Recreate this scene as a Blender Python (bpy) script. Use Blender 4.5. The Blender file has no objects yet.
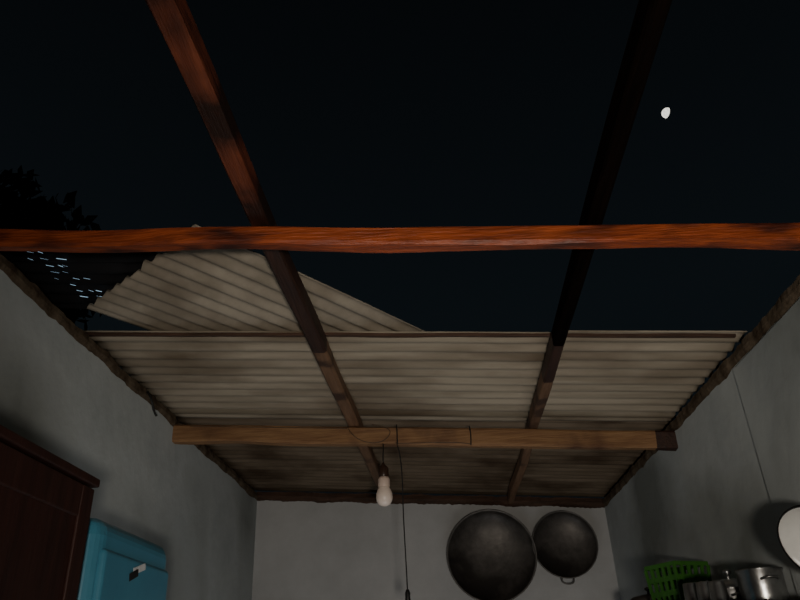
import bpy, bmesh, math, random
from mathutils import Vector, Matrix, Euler, noise
random.seed(7)
S=bpy.context.scene
XL,XR,YB,YF=-1.29,1.135,5.0,-1.6
CH=1.5
def R(x): return CH+1.052-0.074*x

# ---------------- materials ----------------
def new_mat(name):
    m=bpy.data.materials.new(name); m.use_nodes=True
    nt=m.node_tree; b=nt.nodes['Principled BSDF']; return m,nt,b
def noisy(name,c1,c2,scale=(1,1,1),nscale=5,detail=6,rough=.7,bump=.2,metal=0,lo=.35,hi=.65,c3=None,s3=1.5,lo3=.5,hi3=.62,spec=.5,bscale=None,sc3=(1,1,1)):
    m,nt,b=new_mat(name); N=nt.nodes; L=nt.links
    tc=N.new('ShaderNodeTexCoord'); mp=N.new('ShaderNodeMapping'); mp.inputs['Scale'].default_value=scale
    L.new(tc.outputs['Object'],mp.inputs[0])
    n=N.new('ShaderNodeTexNoise'); n.inputs['Scale'].default_value=nscale; n.inputs['Detail'].default_value=detail; n.inputs['Roughness'].default_value=.65
    L.new(mp.outputs[0],n.inputs['Vector'])
    r=N.new('ShaderNodeValToRGB'); r.color_ramp.elements[0].position=lo; r.color_ramp.elements[1].position=hi
    r.color_ramp.elements[0].color=(*c1,1); r.color_ramp.elements[1].color=(*c2,1)
    L.new(n.outputs[0],r.inputs[0]); out=r.outputs[0]
    if c3:
        m3=N.new('ShaderNodeMapping'); m3.inputs['Scale'].default_value=sc3; L.new(tc.outputs['Object'],m3.inputs[0])
        n3=N.new('ShaderNodeTexNoise'); n3.inputs['Scale'].default_value=s3; n3.inputs['Detail'].default_value=7
        L.new(m3.outputs[0],n3.inputs['Vector'])
        r3=N.new('ShaderNodeValToRGB'); r3.color_ramp.elements[0].position=lo3; r3.color_ramp.elements[1].position=hi3
        L.new(n3.outputs[0],r3.inputs[0])
        mx=N.new('ShaderNodeMix'); mx.data_type='RGBA'; mx.inputs[7].default_value=(*c3,1)
        L.new(r3.outputs[0],mx.inputs[0]); L.new(out,mx.inputs[6]); out=mx.outputs[2]
    L.new(out,b.inputs['Base Color'])
    b.inputs['Roughness'].default_value=rough; b.inputs['Metallic'].default_value=metal
    b.inputs['Specular IOR Level'].default_value=spec
    if bump:
        n2=N.new('ShaderNodeTexNoise'); n2.inputs['Scale'].default_value=bscale or nscale*3; n2.inputs['Detail'].default_value=5
        L.new(mp.outputs[0],n2.inputs['Vector'])
        bp=N.new('ShaderNodeBump'); bp.inputs['Strength'].default_value=bump; bp.inputs['Distance'].default_value=.01
        L.new(n2.outputs[0],bp.inputs['Height']); L.new(bp.outputs[0],b.inputs['Normal'])
    return m
M={}
M['wall']=noisy('plaster',(.42,.455,.46),(.53,.565,.57),nscale=2.2,c3=(.25,.27,.262),s3=1.1,lo3=.48,hi3=.66,rough=.95,bump=.3,spec=.1,bscale=14)
M['wallb']=noisy('plaster_back',(.43,.435,.44),(.51,.515,.52),nscale=2.5,c3=(.34,.345,.345),s3=1.0,lo3=.52,hi3=.75,rough=.95,bump=.25,spec=.1,bscale=14)
M['mortar']=noisy('old_mortar',(.05,.034,.022),(.15,.115,.08),nscale=14,rough=.95,bump=.6,spec=.1)
M['red']=noisy('red_wood',(.14,.024,.008),(.40,.082,.020),scale=(1,10,10),nscale=5,rough=.5,bump=.5,c3=(.045,.010,.005),s3=5,sc3=(1,3,3),lo3=.50,hi3=.68,lo=.3,hi=.7)
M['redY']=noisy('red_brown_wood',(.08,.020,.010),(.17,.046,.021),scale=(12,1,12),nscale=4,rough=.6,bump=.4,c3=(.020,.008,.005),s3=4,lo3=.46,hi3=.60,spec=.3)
M['darkShadeY']=noisy('dark_and_shadow_wood',(.022,.008,.005),(.05,.018,.010),scale=(14,1,14),nscale=4,rough=.6,bump=.3)  # dark beam end; also paints the shadow stretches on the rafters
M['unlitY']=noisy('unlit_wood',(.0025,.0015,.0012),(.006,.003,.0022),scale=(14,1,14),nscale=4,rough=.95,bump=.3,spec=.04)  # near-black colour paints the unlit near stretch of the right rafter
M['tanY']=noisy('tan_wood',(.14,.07,.036),(.23,.13,.072),scale=(14,1,14),nscale=4,rough=.7,bump=.3,c3=(.06,.03,.018),s3=5,lo3=.54,hi3=.66)
M['tan']=noisy('weathered_wood',(.19,.092,.040),(.32,.178,.082),scale=(1,14,14),nscale=4,rough=.7,bump=.35,c3=(.09,.036,.018),s3=3.5,lo3=.50,hi3=.66)
M['dark']=noisy('dark_plate_wood',(.035,.018,.010),(.09,.045,.028),scale=(1,8,8),nscale=5,rough=.8,bump=.4)
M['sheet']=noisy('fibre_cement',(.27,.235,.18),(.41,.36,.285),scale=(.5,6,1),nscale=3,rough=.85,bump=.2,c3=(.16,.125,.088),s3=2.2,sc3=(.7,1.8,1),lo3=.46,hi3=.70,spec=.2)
M['sheet2']=noisy('fibre_cement_dark',(.13,.10,.07),(.21,.165,.12),scale=(.5,6,1),nscale=3,rough=.9,bump=.25,c3=(.07,.048,.032),s3=2.5,lo3=.46,hi3=.68,spec=.15)  # darker, browner tone for the sheets past the far beam
M['sheet3']=noisy('fibre_cement_edge',(.24,.212,.168),(.36,.32,.26),nscale=5,rough=.85,bump=.2,c3=(.14,.112,.08),s3=3,lo3=.46,hi3=.72,spec=.2)
M['rust']=noisy('dark_metal',(.005,.005,.007),(.010,.010,.013),nscale=8,rough=.7,bump=.2,metal=.3)
M['wok']=noisy('seasoned_iron',(.050,.045,.042),(.11,.10,.092),nscale=7,rough=.44,bump=.15,metal=.4,c3=(.033,.029,.027),s3=4)
M['wokrim']=noisy('worn_iron',(.10,.095,.09),(.18,.17,.16),nscale=12,rough=.5,bump=.1,metal=.4)
M['alu']=noisy('aluminium',(.26,.26,.26),(.45,.45,.44),nscale=9,rough=.28,bump=.12,metal=.95)
M['enamel']=noisy('white_enamel',(.55,.55,.53),(.66,.66,.64),nscale=5,rough=.3,bump=.03)
M['brownwood']=noisy('cabinet_wood',(.024,.008,.006),(.042,.014,.010),scale=(10,10,1),nscale=3,rough=.55,bump=.15,spec=.3)
M['blue']=noisy('blue_plastic',(.055,.23,.34),(.075,.29,.42),nscale=3,rough=.3,bump=.03)
M['blue2']=noisy('blue_plastic_dark',(.02,.13,.20),(.03,.17,.25),nscale=3,rough=.35,bump=.03)
M['green']=noisy('green_plastic',(.03,.12,.014),(.045,.17,.022),nscale=4,rough=.45,bump=.03)
M['bulb']=noisy('bulb_glass',(.84,.70,.62),(.88,.76,.68),nscale=3,rough=.25,bump=0)
M['base']=noisy('bulb_base',(.66,.52,.45),(.74,.60,.52),nscale=3,rough=.4,bump=0)
M['bakelite']=noisy('bakelite',(.03,.015,.01),(.06,.03,.02),nscale=6,rough=.3,bump=.05)
M['black']=noisy('black_rubber',(.006,.006,.006),(.012,.012,.012),nscale=9,rough=.5,bump=0)
M['wire']=noisy('old_wire',(.06,.035,.02),(.10,.06,.035),nscale=9,rough=.6,bump=0)
M['floor']=noisy('cement_floor',(.16,.155,.15),(.25,.24,.23),nscale=3,rough=.8,bump=.2)
M['ground']=noisy('dark_soil',(.02,.018,.014),(.04,.035,.028),nscale=1,rough=1,bump=.3)
M['leaf']=noisy('leaf',(.012,.016,.012),(.022,.028,.018),nscale=6,rough=.9,bump=0,spec=.05)
M['bark']=noisy('bark',(.004,.003,.002),(.01,.008,.006),nscale=6,rough=1,bump=.3)
M['paper']=noisy('label_paper',(.6,.6,.6),(.75,.75,.75),nscale=4,rough=.6,bump=0)
def emis(name,col,st):
    m,nt,b=new_mat(name); b.inputs['Base Color'].default_value=(*col,1)
    n=nt.nodes.new('ShaderNodeTexNoise'); n.inputs['Scale'].default_value=1.2
    r=nt.nodes.new('ShaderNodeMapRange'); r.inputs[1].default_value=.3; r.inputs[2].default_value=.7; r.inputs[3].default_value=st*.6; r.inputs[4].default_value=st
    tc=nt.nodes.new('ShaderNodeTexCoord'); nt.links.new(tc.outputs['Object'],n.inputs['Vector'])
    nt.links.new(n.outputs[0],r.inputs[0]); nt.links.new(r.outputs[0],b.inputs['Emission Strength'])
    b.inputs['Emission Color'].default_value=(*col,1); return m
M['moon']=emis('moon_surface',(1,.96,.85),1.7)
M['gleam']=emis('painted_gleam',(.42,.62,.8),1.2)  # emission painted in for gleams on the sheet ribs

# ---------------- helpers ----------------
def obj(name,bm,mats,parent=None,smooth=False,auto=None):
    me=bpy.data.meshes.new(name); bmesh.ops.recalc_face_normals(bm,faces=bm.faces); bm.to_mesh(me); bm.free()
    for m in (mats if isinstance(mats,list) else [mats]): me.materials.append(M[m])
    if smooth:
        for p in me.polygons: p.use_smooth=True
    o=bpy.data.objects.new(name,me); S.collection.objects.link(o)
    if parent: o.parent=parent
    return o
def empty(name,loc=(0,0,0)):
    o=bpy.data.objects.new(name,None); o.location=loc; S.collection.objects.link(o); return o
def box(bm,x0,x1,y0,y1,z0,z1,mi=0):
    v=[bm.verts.new((x,y,z)) for x in (x0,x1) for y in (y0,y1) for z in (z0,z1)]
    fs=[(0,1,3,2),(4,6,7,5),(0,4,5,1),(2,3,7,6),(0,2,6,4),(1,5,7,3)]
    r=[]
    for f in fs:
        q=bm.faces.new([v[i] for i in f]); q.material_index=mi; r.append(q)
    return v
def rbox(name,x0,x1,y0,y1,z0,z1,mat,bev=.01,seg=3,parent=None):
    bm=bmesh.new(); box(bm,x0,x1,y0,y1,z0,z1)
    bmesh.ops.bevel(bm,geom=bm.edges[:],offset=bev,segments=seg,affect='EDGES',profile=.5)
    return obj(name,bm,mat,parent)
def hewn(name,a,b,w,h,mats,n=30,jit=.004,seed=0,matfn=None,wfn=None,parent=None):
    """rough sawn timber from a to b (centre line of its TOP face), w wide, h high (down)"""
    a=Vector(a);b=Vector(b);t=(b-a).normalized(); side=t.cross(Vector((0,0,1))).normalized(); up=side.cross(t)
    bm=bmesh.new(); rings=[]
    for i in range(n+1):
        f=i/n; c=a.lerp(b,f); ww=w*(wfn(f) if wfn else 1)
        j=lambda k: noise.noise(Vector((f*9+seed,k*3.7,seed*1.3)))*jit*2
        c=c+side*j(0)*1.2
        k=.14
        pts=[(-.5,-k*.8),(-.5+k,0),(.5-k,0),(.5,-k*.8),(.5,-1+k*.8),(.5-k,-1),(-.5+k,-1),(-.5,-1+k*.8)]
        rings.append([bm.verts.new(c+side*(p[0]*ww+j(q+1)*.6)+up*(p[1]*h+(j(q+11)*.7 if p[1]<-.5 else 0))) for q,p in enumerate(pts)])
    for i in range(n):
        for q in range(8):
            fc=bm.faces.new([rings[i][q],rings[i][(q+1)%8],rings[i+1][(q+1)%8],rings[i+1][q]])
            if matfn: fc.material_index=matfn((i+.5)/n,q)
    bm.faces.new(rings[0]); bm.faces.new(rings[-1][::-1])
    return obj(name,bm,mats,parent)
def corr(name,L,W,pitch,amp,mat,frame,seed=0,sag=.004,ragged=0,thick=.006,phase=0):
    """corrugated sheet: ribs run along local u (length L), waves across local v (width W). frame(u,v,h)->world"""
    bm=bmesh.new(); nu=24; nv=int(W/pitch*10)
    g=[]
    for lay in (0,1):
        rows=[]
        for i in range(nu+1):
            row=[]
            for j in range(nv+1):
                v=W*j/nv
                u=L*i/nu
                if i in(0,nu) and ragged: u+=noise.noise(Vector((v*14,seed,i)))*ragged
                hh=amp*math.sin(2*math.pi*v/pitch+phase)+noise.noise(Vector((u*1.5,v*2,seed)))*sag+lay*thick
                row.append(bm.verts.new(frame(u,v,hh)))
            rows.append(row)
        g.append(rows)
    for lay in (0,1):
        for i in range(nu):
            for j in range(nv):
                bm.faces.new([g[lay][i][j],g[lay][i+1][j],g[lay][i+1][j+1],g[lay][i][j+1]])
    for j in range(nv):
        for i in (0,nu): bm.faces.new([g[0][i][j],g[0][i][j+1],g[1][i][j+1],g[1][i][j]])
    for i in range(nu):
        for j in (0,nv): bm.faces.new([g[0][i][j],g[0][i+1][j],g[1][i+1][j],g[1][i][j]])
    o=obj(name,bm,mat,smooth=True)
    return o
def lathe(bm,prof,center,axis,seg=48,mi=0,closed=False):
    axis=Vector(axis).normalized(); q=axis.to_track_quat('Z','Y'); c=Vector(center); rings=[]
    for (r,z) in prof:
        if r<1e-6: rings.append([bm.verts.new(c+q@Vector((0,0,z)))])
        else: rings.append([bm.verts.new(c+q@Vector((r*math.cos(2*math.pi*k/seg),r*math.sin(2*math.pi*k/seg),z))) for k in range(seg)])
    for a,b in zip(rings,rings[1:]):
        for k in range(seg):
            k2=(k+1)%seg
            if len(a)==1 and len(b)==1: continue
            if len(a)==1: f=[a[0],b[k],b[k2]]
            elif len(b)==1: f=[a[k],b[0],a[k2]]
            else: f=[a[k],b[k],b[k2],a[k2]]
            bm.faces.new(f).material_index=mi
def tube(name,pts,r,mat,parent=None,res=4,cyc=False):
    cu=bpy.data.curves.new(name,'CURVE'); cu.dimensions='3D'; cu.bevel_depth=r; cu.bevel_resolution=2; cu.resolution_u=8; cu.use_fill_caps=True
    sp=cu.splines.new('NURBS'); sp.points.add(len(pts)-1)
    for p,c in zip(sp.points,pts): p.co=(*c,1)
    sp.order_u=min(res,len(pts)); sp.use_endpoint_u=True; sp.use_cyclic_u=cyc
    o=bpy.data.objects.new(name,cu); S.collection.objects.link(o)
    cu.materials.append(M[mat])
    dg=bpy.context.evaluated_depsgraph_get(); me=bpy.data.meshes.new_from_object(o.evaluated_get(dg))
    bpy.data.objects.remove(o); o=bpy.data.objects.new(name,me); S.collection.objects.link(o)
    if not me.materials: me.materials.append(M[mat])
    for p in me.polygons: p.use_smooth=True
    if parent: o.parent=parent
    return o

# ---------------- room shell ----------------
def wall_slab(name,x0,x1,y0,y1,mat,sl=True,ny=60):
    bm=bmesh.new(); v=box(bm,x0,x1,y0,y1,0,1)
    for q in bm.verts: q.co.z = 0 if q.co.z<.5 else R(q.co.x)
    return obj(name,bm,mat)
T=.13
bm=bmesh.new(); v=box(bm,XL-T,XL,YF,YB,0,1)
for q in bm.verts: q.co.z=0 if q.co.z<.5 else R(XL)
obj('wall_left',bm,'wall')
bm=bmesh.new(); box(bm,XR,XR+T,YF,YB,0,R(XR)); box(bm,XR-.008,XR,YF,2.50,0,R(XR)-.012)
obj('wall_right',bm,'wall')
wall_slab('wall_back',XL-T,XR+T,YB,YB+T,'wallb')
wall_slab('wall_front',XL-T,XR+T,YF-T,YF,'wallb')
bm=bmesh.new(); box(bm,XL-T,XR+T,YF-T,YB+T,-.1,0); obj('floor',bm,'floor')
bm=bmesh.new(); box(bm,-30,30,-30,40,-.3,-.1); obj('ground',bm,'ground')

# ragged mortar / plate along wall tops
def mortar(name,p0,p1,inward,h0,h1,seed,n=260,mat='mortar',prot=.02,jz=.014):
    bm=bmesh.new(); p0=Vector(p0);p1=Vector(p1); inward=Vector(inward); rows=[]
    for i in range(n+1):
        f=i/n; c=p0.lerp(p1,f)
        L=(p1-p0).length*f
        a=noise.noise(Vector((L*9,seed,0)))+.6*noise.noise(Vector((L*31,seed,5)))
        b=noise.noise(Vector((L*7,seed,9)))+.5*noise.noise(Vector((L*40,seed,3)))
        pr=prot+a*.008
        rows.append([bm.verts.new(c+inward*x+Vector((0,0,z))) for x,z in [(-.11,h0),(.001,h0+b*jz),(pr*.7,h0+.012+b*jz),(pr,(h0+h1)/2),(pr*.8,h1+a*.006),(-.11,h1)]])
    for i in range(n):
        for k in range(6):
            bm.faces.new([rows[i][k],rows[i][(k+1)%6],rows[i+1][(k+1)%6],rows[i+1][k]])
    bm.faces.new(rows[0]);bm.faces.new(rows[-1])
    return obj(name,bm,mat,smooth=False)
mortar('trim_1',(XL,YF,R(XL)),(XL,YB,R(XL)),(1,0,0),-.008,.036,1.3,prot=.010)
mortar('trim_2',(XR,YF,R(XR)),(XR,YB,R(XR)),(-1,0,0),-.002,.045,4.1,prot=.008)
mortar('trim_3',(XL,YB,R(XL)),(XR,YB,R(XR)),(0,-1,0),-.006,.055,8.8,mat='dark',prot=.03)

# ---------------- roof timbers ----------------
hewn('roof_beam',(XL-.35,1.568,R(XL-.35)),(XR+.35,1.568,R(XR+.35)),.048,.054,'red',n=60,jit=.005,seed=2)
hewn('roof_beam',(XL-.02,3.315,R(XL-.02)+.003),(XR+.06,3.315,R(XR+.06)+.003),.055,.085,['tan','darkShadeY'],n=50,jit=.005,seed=5,
     matfn=lambda f,q:1 if f>.93 else 0)
def raf(x0,x1,y0,y1,w,h,mats,seed,matfn):
    return hewn('rafter',(x0,y0,R(x0)+h+.004),(x1,y1,R(x1)+h+.004),w,h,mats,n=90,jit=.004,seed=seed,matfn=matfn)
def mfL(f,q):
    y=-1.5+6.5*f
    return 1 if 1.62<y<2.42 else (0 if y<1.62 else 2)  # dark stretch just past the near beam paints its cast shadow
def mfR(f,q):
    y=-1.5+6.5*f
    return 3 if y<2.30 else (1 if y<2.72 else 2)  # near stretch coloured as unlit, then a painted shadow stretch
raf(-.50,-.355,-1.5,5.0,.055,.062,['redY','darkShadeY','tanY','unlitY'],3,mfL)
raf(.42,.50,-1.5,5.0,.042,.062,['redY','darkShadeY','tanY','unlitY'],9,mfR)
hewn('edge_shadow_strip',(XL-.05,2.378,R(XL)+.078),(XR-.02,2.378,R(XR)+.078),.016,.012,'dark',n=40,jit=.002,seed=13)  # thin dark strip added to draw the shadow line under the sheet edge

# ---------------- corrugated sheets (ribs run across the room) ----------------
BASE=.082
def fr(x0,y0,ang=0,dz=0,tilt=0):
    def f(u,v,h):
        x=x0+u*math.cos(ang)-v*math.sin(ang); y=y0+u*math.sin(ang)+v*math.cos(ang)
        return Vector((x,y,R(x)+BASE+dz+h+tilt*(y-y0)))
    return f
corr('corrugated_roof_sheet',1.82,1.02,.088,.008,'sheet',fr(XL-.06,2.385),seed=1,ragged=.02)
corr('corrugated_roof_sheet',.69,1.02,.088,.008,'sheet',fr(.475,2.385,0,.0065),seed=1,ragged=.01,sag=.002)
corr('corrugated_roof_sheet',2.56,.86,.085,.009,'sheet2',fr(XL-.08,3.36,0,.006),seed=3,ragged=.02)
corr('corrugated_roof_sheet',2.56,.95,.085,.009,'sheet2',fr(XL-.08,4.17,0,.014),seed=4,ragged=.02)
# displaced sheet lying askew on top
ang=math.atan2(.73,.66)
corr('corrugated_roof_sheet',1.37,.80,.076,.009,'sheet3',fr(-.67,1.705,ang,.028),seed=6,ragged=.012)
corr('corrugated_roof_sheet',.75,.5,.076,.010,'rust',fr(-1.62,1.80,0.03,.066),seed=8,ragged=.03)

# glowing slivers stand in for gleams on the dark sheet near the left wall
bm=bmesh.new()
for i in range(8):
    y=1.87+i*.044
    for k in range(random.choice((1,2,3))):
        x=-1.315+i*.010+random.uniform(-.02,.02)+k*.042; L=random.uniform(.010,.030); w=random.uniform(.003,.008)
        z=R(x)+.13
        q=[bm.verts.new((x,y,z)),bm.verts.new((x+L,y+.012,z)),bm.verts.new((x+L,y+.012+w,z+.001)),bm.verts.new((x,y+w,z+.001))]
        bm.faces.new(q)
obj('roof_gleam_slivers',bm,'gleam')
tube('wire_hook',[(-1.26,2.86,R(XL)+.01),(-1.22,2.84,R(XL)-.03),(-1.235,2.88,R(XL)-.07),(-1.22,2.9,R(XL)-.09)],.005,'black')

# ---------------- bulb, cord, wires ----------------
lamp=empty('light_bulb',(-.25,3.285,CH+.765))
def lz(name,prof,mat,c=(0,0,0)):
    bm=bmesh.new(); lathe(bm,prof,c,(0,0,1),32); return obj(name,bm,mat,lamp,smooth=True)
lz('glass_globe',[(0,-.072),(.012,-.071),(.026,-.064),(.035,-.051),(.039,-.034),(.038,-.016),(.032,.002),(.025,.014)],'bulb')
lz('bulb_collar',[(.0,.012),(.025,.012),(.028,.02),(.028,.05),(.022,.062),(0,.064)],'base')
lz('lamp_holder',[(0,.06),(.021,.06),(.024,.066),(.024,.10),(.018,.112),(.008,.12),(.006,.13),(0,.132)],'bakelite')
tube('holder_cord',[(0,0,.13),(-.004,0,.17),(.006,.0,.20),(.0,.01,.235)],.003,'black',lamp)
sw=empty('pull_cord_switch',(-.165,3.285,CH))
tube('cord',[(-.015,0,.975),(-.002,0,.93),(.004,0,.80),(-.002,0,.66),(.002,0,.50),(.004,0,.33)],.0028,'black',sw)
bm=bmesh.new(); lathe(bm,[(0,-.03),(.008,-.028),(.011,-.01),(.011,.02),(.006,.032),(0,.033)],(.004,0,.30),(0,0,1),16); obj('switch_body',bm,'black',sw,smooth=True)
wz=empty('electric_wire')
yb=3.28
tube('wire_1',[(-.42,yb,R(-.4)-.0),(-.40,yb-.008,R(-.4)-.05),(-.33,yb-.008,R(-.3)-.085),(-.25,yb,R(-.25)-.08),(-.20,yb-.006,R(-.2)-.03),(-.22,yb-.006,R(-.2)+.0),(-.3,yb,R(-.3)+.01)],.002,'wire',wz)
tube('wire_2',[(-.18,yb,R(-.2)+.01),(-.178,yb-.006,R(-.2)-.03),(-.18,yb-.002,R(-.2)-.09)],.003,'black',wz)
tube('wire_3',[(.17,yb,R(.17)+.01),(.178,yb-.006,R(.17)-.03),(.17,yb-.002,R(.17)-.085)],.003,'black',wz)
tube('wire_4',[(-.19,yb,R(-.2)-.08),(-.1,yb-.012,R(-.1)-.088),(.05,yb-.012,R(0)-.07),(.17,yb-.006,R(.17)-.08)],.002,'wire',wz)
tube('wire_5',[(-.42,yb-.005,R(-.4)-.01),(-.75,yb-.004,R(-.75)-.012),(-1.2,yb-.004,R(-1.2)-.01)],.002,'wire',wz)

# ---------------- woks on the back wall ----------------
def wok(name,c,r,tilt,depth,handles):
    e=empty(name,c)
    ax=Vector((tilt[0],-1,tilt[1])).normalized()
    prof=[]; n=18
    for i in range(n+1):
        a=i/n; prof.append((r*.97*math.sin(a*math.pi/2)**.9 if a>0 else 0,-depth*math.cos(a*math.pi/2)))
    bm=bmesh.new()
    inner=prof; outer=[(p[0]+(.004 if p[0]>0 else 0),p[1]-.005) for p in prof]
    lathe(bm,inner,(0,0,0),ax,64)
    lathe(bm,outer,(0,0,0),ax,64)
    obj('bowl',bm,'wok',e,smooth=True)
    bm=bmesh.new(); lathe(bm,[(r*.955,-.006),(r*.965,.002),(r*.985,.006),(r,.003),(r,-.004),(r*.97,-.010),(r*.955,-.006)],(0,0,0),ax,64)
    obj('rim',bm,'wokrim',e,smooth=True)
    q=ax.to_track_quat('Z','Y')
    for k,a in enumerate(handles):
        A=math.radians(a)
        P=lambda rr,da,z=0: tuple(q@Vector((rr*math.cos(A+da),rr*math.sin(A+da),z)))
        w=.035/r
        tube('handle_%d'%(k+1),[P(r*.98,-w*1.1),P(r+.02,-w*1.1,.004),P(r+.035,-w*.6,.008),P(r+.035,w*.6,.008),P(r+.02,w*1.1,.004),P(r*.98,w*1.1)],.006,'wokrim',e)
    return e
wok('wok',(.325,4.89,CH+.68),.297,(0,0.03),.09,[])
wok('wok',(.815,4.905,CH+.728),.216,(0,0.02),.07,[266])

# ---------------- brown cabinet ----------------
cab=empty('wooden_cabinet')
cx0,cx1,cy0,cy1,cz=XL+.01,-.89,.70,1.80,CH+.49
rbox('carcass',cx0,cx1-.02,cy0+.01,cy1-.005,.06,cz-.02,'brownwood',.004,2,cab)
rbox('top_board',cx0,cx1+.003,cy0-.01,cy1+.004,cz-.022,cz,'brownwood',.004,2,cab)
rbox('plinth',cx0,cx1-.04,cy0+.02,cy1-.02,0,.07,'brownwood',.004,2,cab)
for i in range(2):
    a=cy0+.015+i*(cy1-cy0-.02)/2; b=a+(cy1-cy0-.02)/2-.008
    d=empty('door_leaf_%d'%(i+1)); d.parent=cab
    rbox('stile_a',cx1-.02,cx1,a,a+.06,.09,cz-.03,'brownwood',.004,2,d)
    rbox('stile_b',cx1-.02,cx1,b-.06,b,.09,cz-.03,'brownwood',.004,2,d)
    for z0 in (.09,.95,cz-.11): rbox('rail',cx1-.02,cx1-.001,a+.06,b-.06,z0,z0+.08,'brownwood',.004,2,d)
    rbox('panel',cx1-.019,cx1-.007,a+.055,b-.055,.1,cz-.05,'brownwood',.003,1,d)
    bm=bmesh.new(); lathe(bm,[(0,.03),(.012,.028),(.014,.02),(.006,.008),(.006,0)],(cx1,(b-.03 if i==0 else a+.03),1.1),(1,0,0),16); obj('knob',bm,'alu',d,smooth=True)

# ---------------- blue plastic drawer cabinet ----------------
bc=empty('plastic_drawer_cabinet')
bx0,bx1,by0,by1,bz=XL+.02,-.885,1.86,2.40,CH+.415
rbox('shell',bx0,bx1-.012,by0,by1,.03,bz,'blue',.05,6,bc)
z=.08
nd=5; hh=(bz-.075-z)/nd
for i in range(nd):
    rbox('drawer_%d'%(i+1),bx1-.03,bx1,by0+.03,by1-.03,z+i*hh+.008,z+(i+1)*hh-.008,'blue',.014,4,bc)
    rbox('grip_%d'%(i+1),bx1-.004,bx1+.012,by0+.17,by1-.17,z+i*hh+hh*.25,z+i*hh+hh*.34,'blue2',.005,3,bc)
for i,(a,b) in enumerate([(bx0+.05,by0+.05),(bx1-.07,by0+.05),(bx0+.05,by1-.05),(bx1-.07,by1-.05)]):
    bm=bmesh.new(); lathe(bm,[(0,0),(.018,0),(.022,.035),(0,.035)],(a,b,0),(0,0,1),16); obj('foot_%d'%(i+1),bm,'blue2',bc)
def quadx(name,x,pts,mat,par,t=.0015):
    bm=bmesh.new(); a=[bm.verts.new((x,y,z)) for y,z in pts]; b=[bm.verts.new((x+t,y,z)) for y,z in pts]
    n=len(pts); bm.faces.new(a); bm.faces.new(b)
    for i in range(n): bm.faces.new([a[i],a[(i+1)%n],b[(i+1)%n],b[i]])
    return obj(name,bm,mat,par)
zs=bz-.125
quadx('sticker',bx1-.0003,[(2.085,zs-.004),(2.165,zs+.020),(2.16,zs+.038),(2.08,zs+.014)],'paper',bc)
quadx('sticker_band',bx1+.0010,[(2.06,zs-.024),(2.115,zs-.004),(2.11,zs+.016),(2.055,zs-.004)],'black',bc)

# ---------------- shelf on the right with kitchenware ----------------
sh=empty('dish_shelf')
sz=CH+.135
rbox('board',XR-.40,XR-.018,2.15,3.95,sz-.02,sz,'brownwood',.004,2,sh)
for i,y in enumerate((2.2,3.05,3.9)):
    rbox('post_%d'%(i+1),XR-.39,XR-.36,y-.015,y+.015,0,sz-.02,'brownwood',.003,1,sh)
    rbox('back_post_%d'%(i+1),XR-.05,XR-.02,y-.015,y+.015,0,sz-.02,'brownwood',.003,1,sh)
for i,h in enumerate((.35,.95)):
    rbox('lower_board_%d'%(i+1),XR-.40,XR-.018,2.15,3.95,h,h+.02,'brownwood',.003,1,sh)
gb=empty('plastic_basket',(XR-.165,3.17,sz))
bm=bmesh.new()
bw,bd,bh=.088,.088,.215
for k in range(5):
    z=bh*k/4; s=.82+.18*k/4; t=.006; 
    for sy in (-1,1): box(bm,-bw*s,bw*s,sy*bd*s-t/2,sy*bd*s+t/2,z,z+(.02 if k<4 else .016))
    for sx in (-1,1): box(bm,sx*bw*s-t/2,sx*bw*s+t/2,-bd*s,bd*s,z,z+(.02 if k<4 else .016))
for k in range(6):
    f=-1+2*k/5
    for sy in (-1,1):
        v=box(bm,-.006,.006,-.004,.004,0,bh)
        for q in v:
            s=.82+.18*(q.co.z/bh); q.co.x+=f*bw*s; q.co.y+=sy*bd*s
    for sx in (-1,1):
        v=box(bm,-.004,.004,-.006,.006,0,bh)
        for q in v:
            s=.82+.18*(q.co.z/bh); q.co.y+=f*bd*s; q.co.x+=sx*bw*s
box(bm,-bw*.82,bw*.82,-bd*.82,bd*.82,0,.006)
o=obj('basket_body',bm,'green',gb)
gb.rotation_euler=(0,0,.45)
def pot(name,c,r,h,mat='alu',lid=True):
    e=empty(name,c)
    bm=bmesh.new(); lathe(bm,[(0,0),(r*.85,0),(r*.97,.012),(r,.03),(r,h-.006),(r*1.05,h),(r*1.05,h+.004),(r*.98,h+.004),(r*.97,h-.01),(r*.96,.03),(0,.006)],(0,0,0),(0,0,1),40)
    obj('pot_body',bm,mat,e,smooth=True)
    for k,s in enumerate((-1,1)):
        tube('pot_handle_%d'%(k+1),[(-.025,s*r,h*.75),(-.025,s*(r+.03),h*.78),(.025,s*(r+.03),h*.78),(.025,s*r,h*.75)],.004,mat,e)
    if lid:
        bm=bmesh.new(); lathe(bm,[(r*1.06,h+.004),(r*1.05,h+.010),(r*.8,h+.026),(r*.3,h+.036),(0,h+.038)],(0,0,0),(0,0,1),40)
        lathe(bm,[(.006,h+.036),(.006,h+.05),(.016,h+.056),(.014,h+.066),(0,h+.068)],(0,0,0),(0,0,1),16)
        obj('pot_lid',bm,mat,e,smooth=True)
    return e
pot('cooking_pot',(XR-.13,2.72,sz),.07,.085)
pot('cooking_pot',(XR-.11,2.50,sz),.07,.12,lid=False)
pot('cooking_pot',(XR-.18,3.62,sz),.095,.12,'wok')
cup=empty('steel_cups',(0,0,0))
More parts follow.
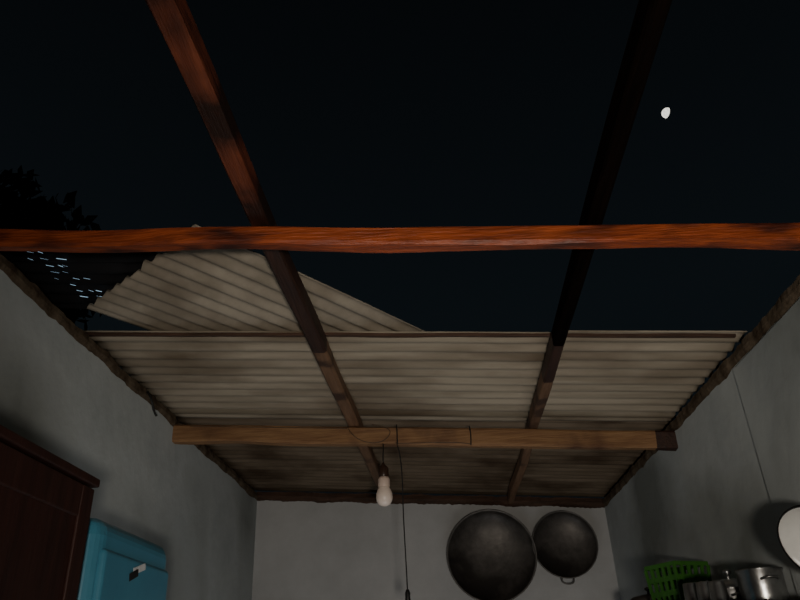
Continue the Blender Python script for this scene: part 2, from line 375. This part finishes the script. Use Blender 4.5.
for i,(x,y,h) in enumerate([(XR-.24,2.66,.11),(XR-.245,2.79,.12),(XR-.235,2.55,.10),(XR-.13,2.90,.13)]):
    bm=bmesh.new(); r=.032; lathe(bm,[(0,h),(r*.75,h),(r*.8,h-.004),(r,.004),(r*1.04,0),(r*.96,0),(r*.74,h-.008),(0,h-.008)],(x,y,sz),(0,0,1),28); obj('cup_%d'%(i+1),bm,'alu',cup,smooth=True)
# enamel basin leaning out from the right wall
bs=empty('enamel_basin',(1.015,2.035,CH+.268))
ax=Vector((-.75,-.45,-.48)).normalized()
r=.108
bm=bmesh.new(); lathe(bm,[(0,-.045),(r*.6,-.045),(r*.75,-.038),(r*.9,-.008),(r*.98,0),(r,.001),(r,-.004),(r*.9,-.013),(r*.75,-.043),(0,-.05)],(0,0,0),ax,48)
obj('basin_body',bm,'enamel',bs,smooth=True)
bm=bmesh.new(); lathe(bm,[(r*.975,.003),(r*1.01,.005),(r*1.025,-.002),(r*1.0,-.006),(r*.975,.003)],(0,0,0),ax,48)
obj('basin_rim',bm,'black',bs,smooth=True)

# ---------------- tree outside ----------------
tr=empty('tree',(-4.75,5.6,0))
tr_c=Vector((0,0,5.25))
tube('trunk',[(0,0,-.1),(.05,0,2),(-.05,.1,4),(0,0,5.2)],.12,'bark',tr)
bm=bmesh.new()
for i in range(9000):
    d=Vector((random.gauss(0,1),random.gauss(0,1),random.gauss(0,1))).normalized()
    rr=1.05*(1+.35*noise.noise(d*2.2+Vector((3,1,0))))*random.uniform(.2,1)**.5
    p=tr_c+Vector((d.x*rr*1.4,d.y*rr*1.2,d.z*rr*.75))
    e=Euler((random.random()*6,random.random()*6,random.random()*6)).to_matrix(); s=random.uniform(.06,.11)
    q=[bm.verts.new(p+e@Vector(v)*s) for v in ((-1,0,0),(0,.5,.08),(1,0,0),(0,-.5,.08))]
    bm.faces.new(q)
obj('foliage',bm,'leaf',tr)

# ---------------- moon ----------------
md=Vector((0.3278,0.7058,0.6280)).normalized()*300
bm=bmesh.new(); bmesh.ops.create_uvsphere(bm,u_segments=32,v_segments=20,radius=2.0)
for v in bm.verts:
    if v.co.x>.2: v.co.x*=.45
mo=obj('moon',bm,'moon',smooth=True); mo.location=md+Vector((0,0,CH)); mo.rotation_euler=(0,.35,0)

# ---------------- world & light ----------------
w=bpy.data.worlds.new('night_sky'); S.world=w; w.use_nodes=True
nt=w.node_tree; bg=nt.nodes['Background']
tc=nt.nodes.new('ShaderNodeTexCoord'); sp=nt.nodes.new('ShaderNodeSeparateXYZ'); rp=nt.nodes.new('ShaderNodeValToRGB')
nt.links.new(tc.outputs['Generated'],sp.inputs[0]); nt.links.new(sp.outputs['Z'],rp.inputs[0]); nt.links.new(rp.outputs[0],bg.inputs[0])
rp.color_ramp.elements[0].color=(.0044,.0064,.0080,1); rp.color_ramp.elements[1].color=(.0018,.0024,.0029,1); rp.color_ramp.elements[0].position=.45; rp.color_ramp.elements[1].position=.90
bg.inputs[1].default_value=1
def area(name,loc,tgt,size,power,col,spread=180):
    l=bpy.data.lights.new(name,'AREA'); l.size=size; l.energy=power; l.color=col; l.spread=math.radians(spread)
    o=bpy.data.objects.new(name,l); S.collection.objects.link(o); o.location=loc
    o.rotation_euler=(Vector(tgt)-Vector(loc)).to_track_quat('-Z','Y').to_euler(); return o
l=bpy.data.lights.new('phone_torch','SPOT'); l.energy=155; l.color=(1,.90,.77); l.spot_size=math.radians(88); l.spot_blend=1; l.shadow_soft_size=.07
o=bpy.data.objects.new('phone_torch',l); S.collection.objects.link(o); o.location=(.15,-.5,1.3)
o.rotation_euler=(Vector((.32,2.6,2.42))-o.location).to_track_quat('-Z','Y').to_euler()
area('room_glow',(.0,3.0,.35),(0,3.1,2.5),1.2,6.2,(.98,.99,1))

# ---------------- camera ----------------
f=700
Yv=Vector((50/f,-374/f,-1)).normalized()
Z0=Vector((-60/f,0,-1)); q=-(Z0.x*Yv.x+Z0.z*Yv.z)/Yv.y
Zv=Vector((Z0.x,q,-1)).normalized(); Xv=Yv.cross(Zv)
cam=bpy.data.cameras.new('camera'); co=bpy.data.objects.new('camera',cam); S.collection.objects.link(co)
co.matrix_world=Matrix.Translation((0,0,CH))@Matrix((Xv,Yv,Zv)).to_4x4()
cam.sensor_width=36; cam.lens=36*f/800; cam.clip_start=.02; cam.clip_end=2000
S.camera=co
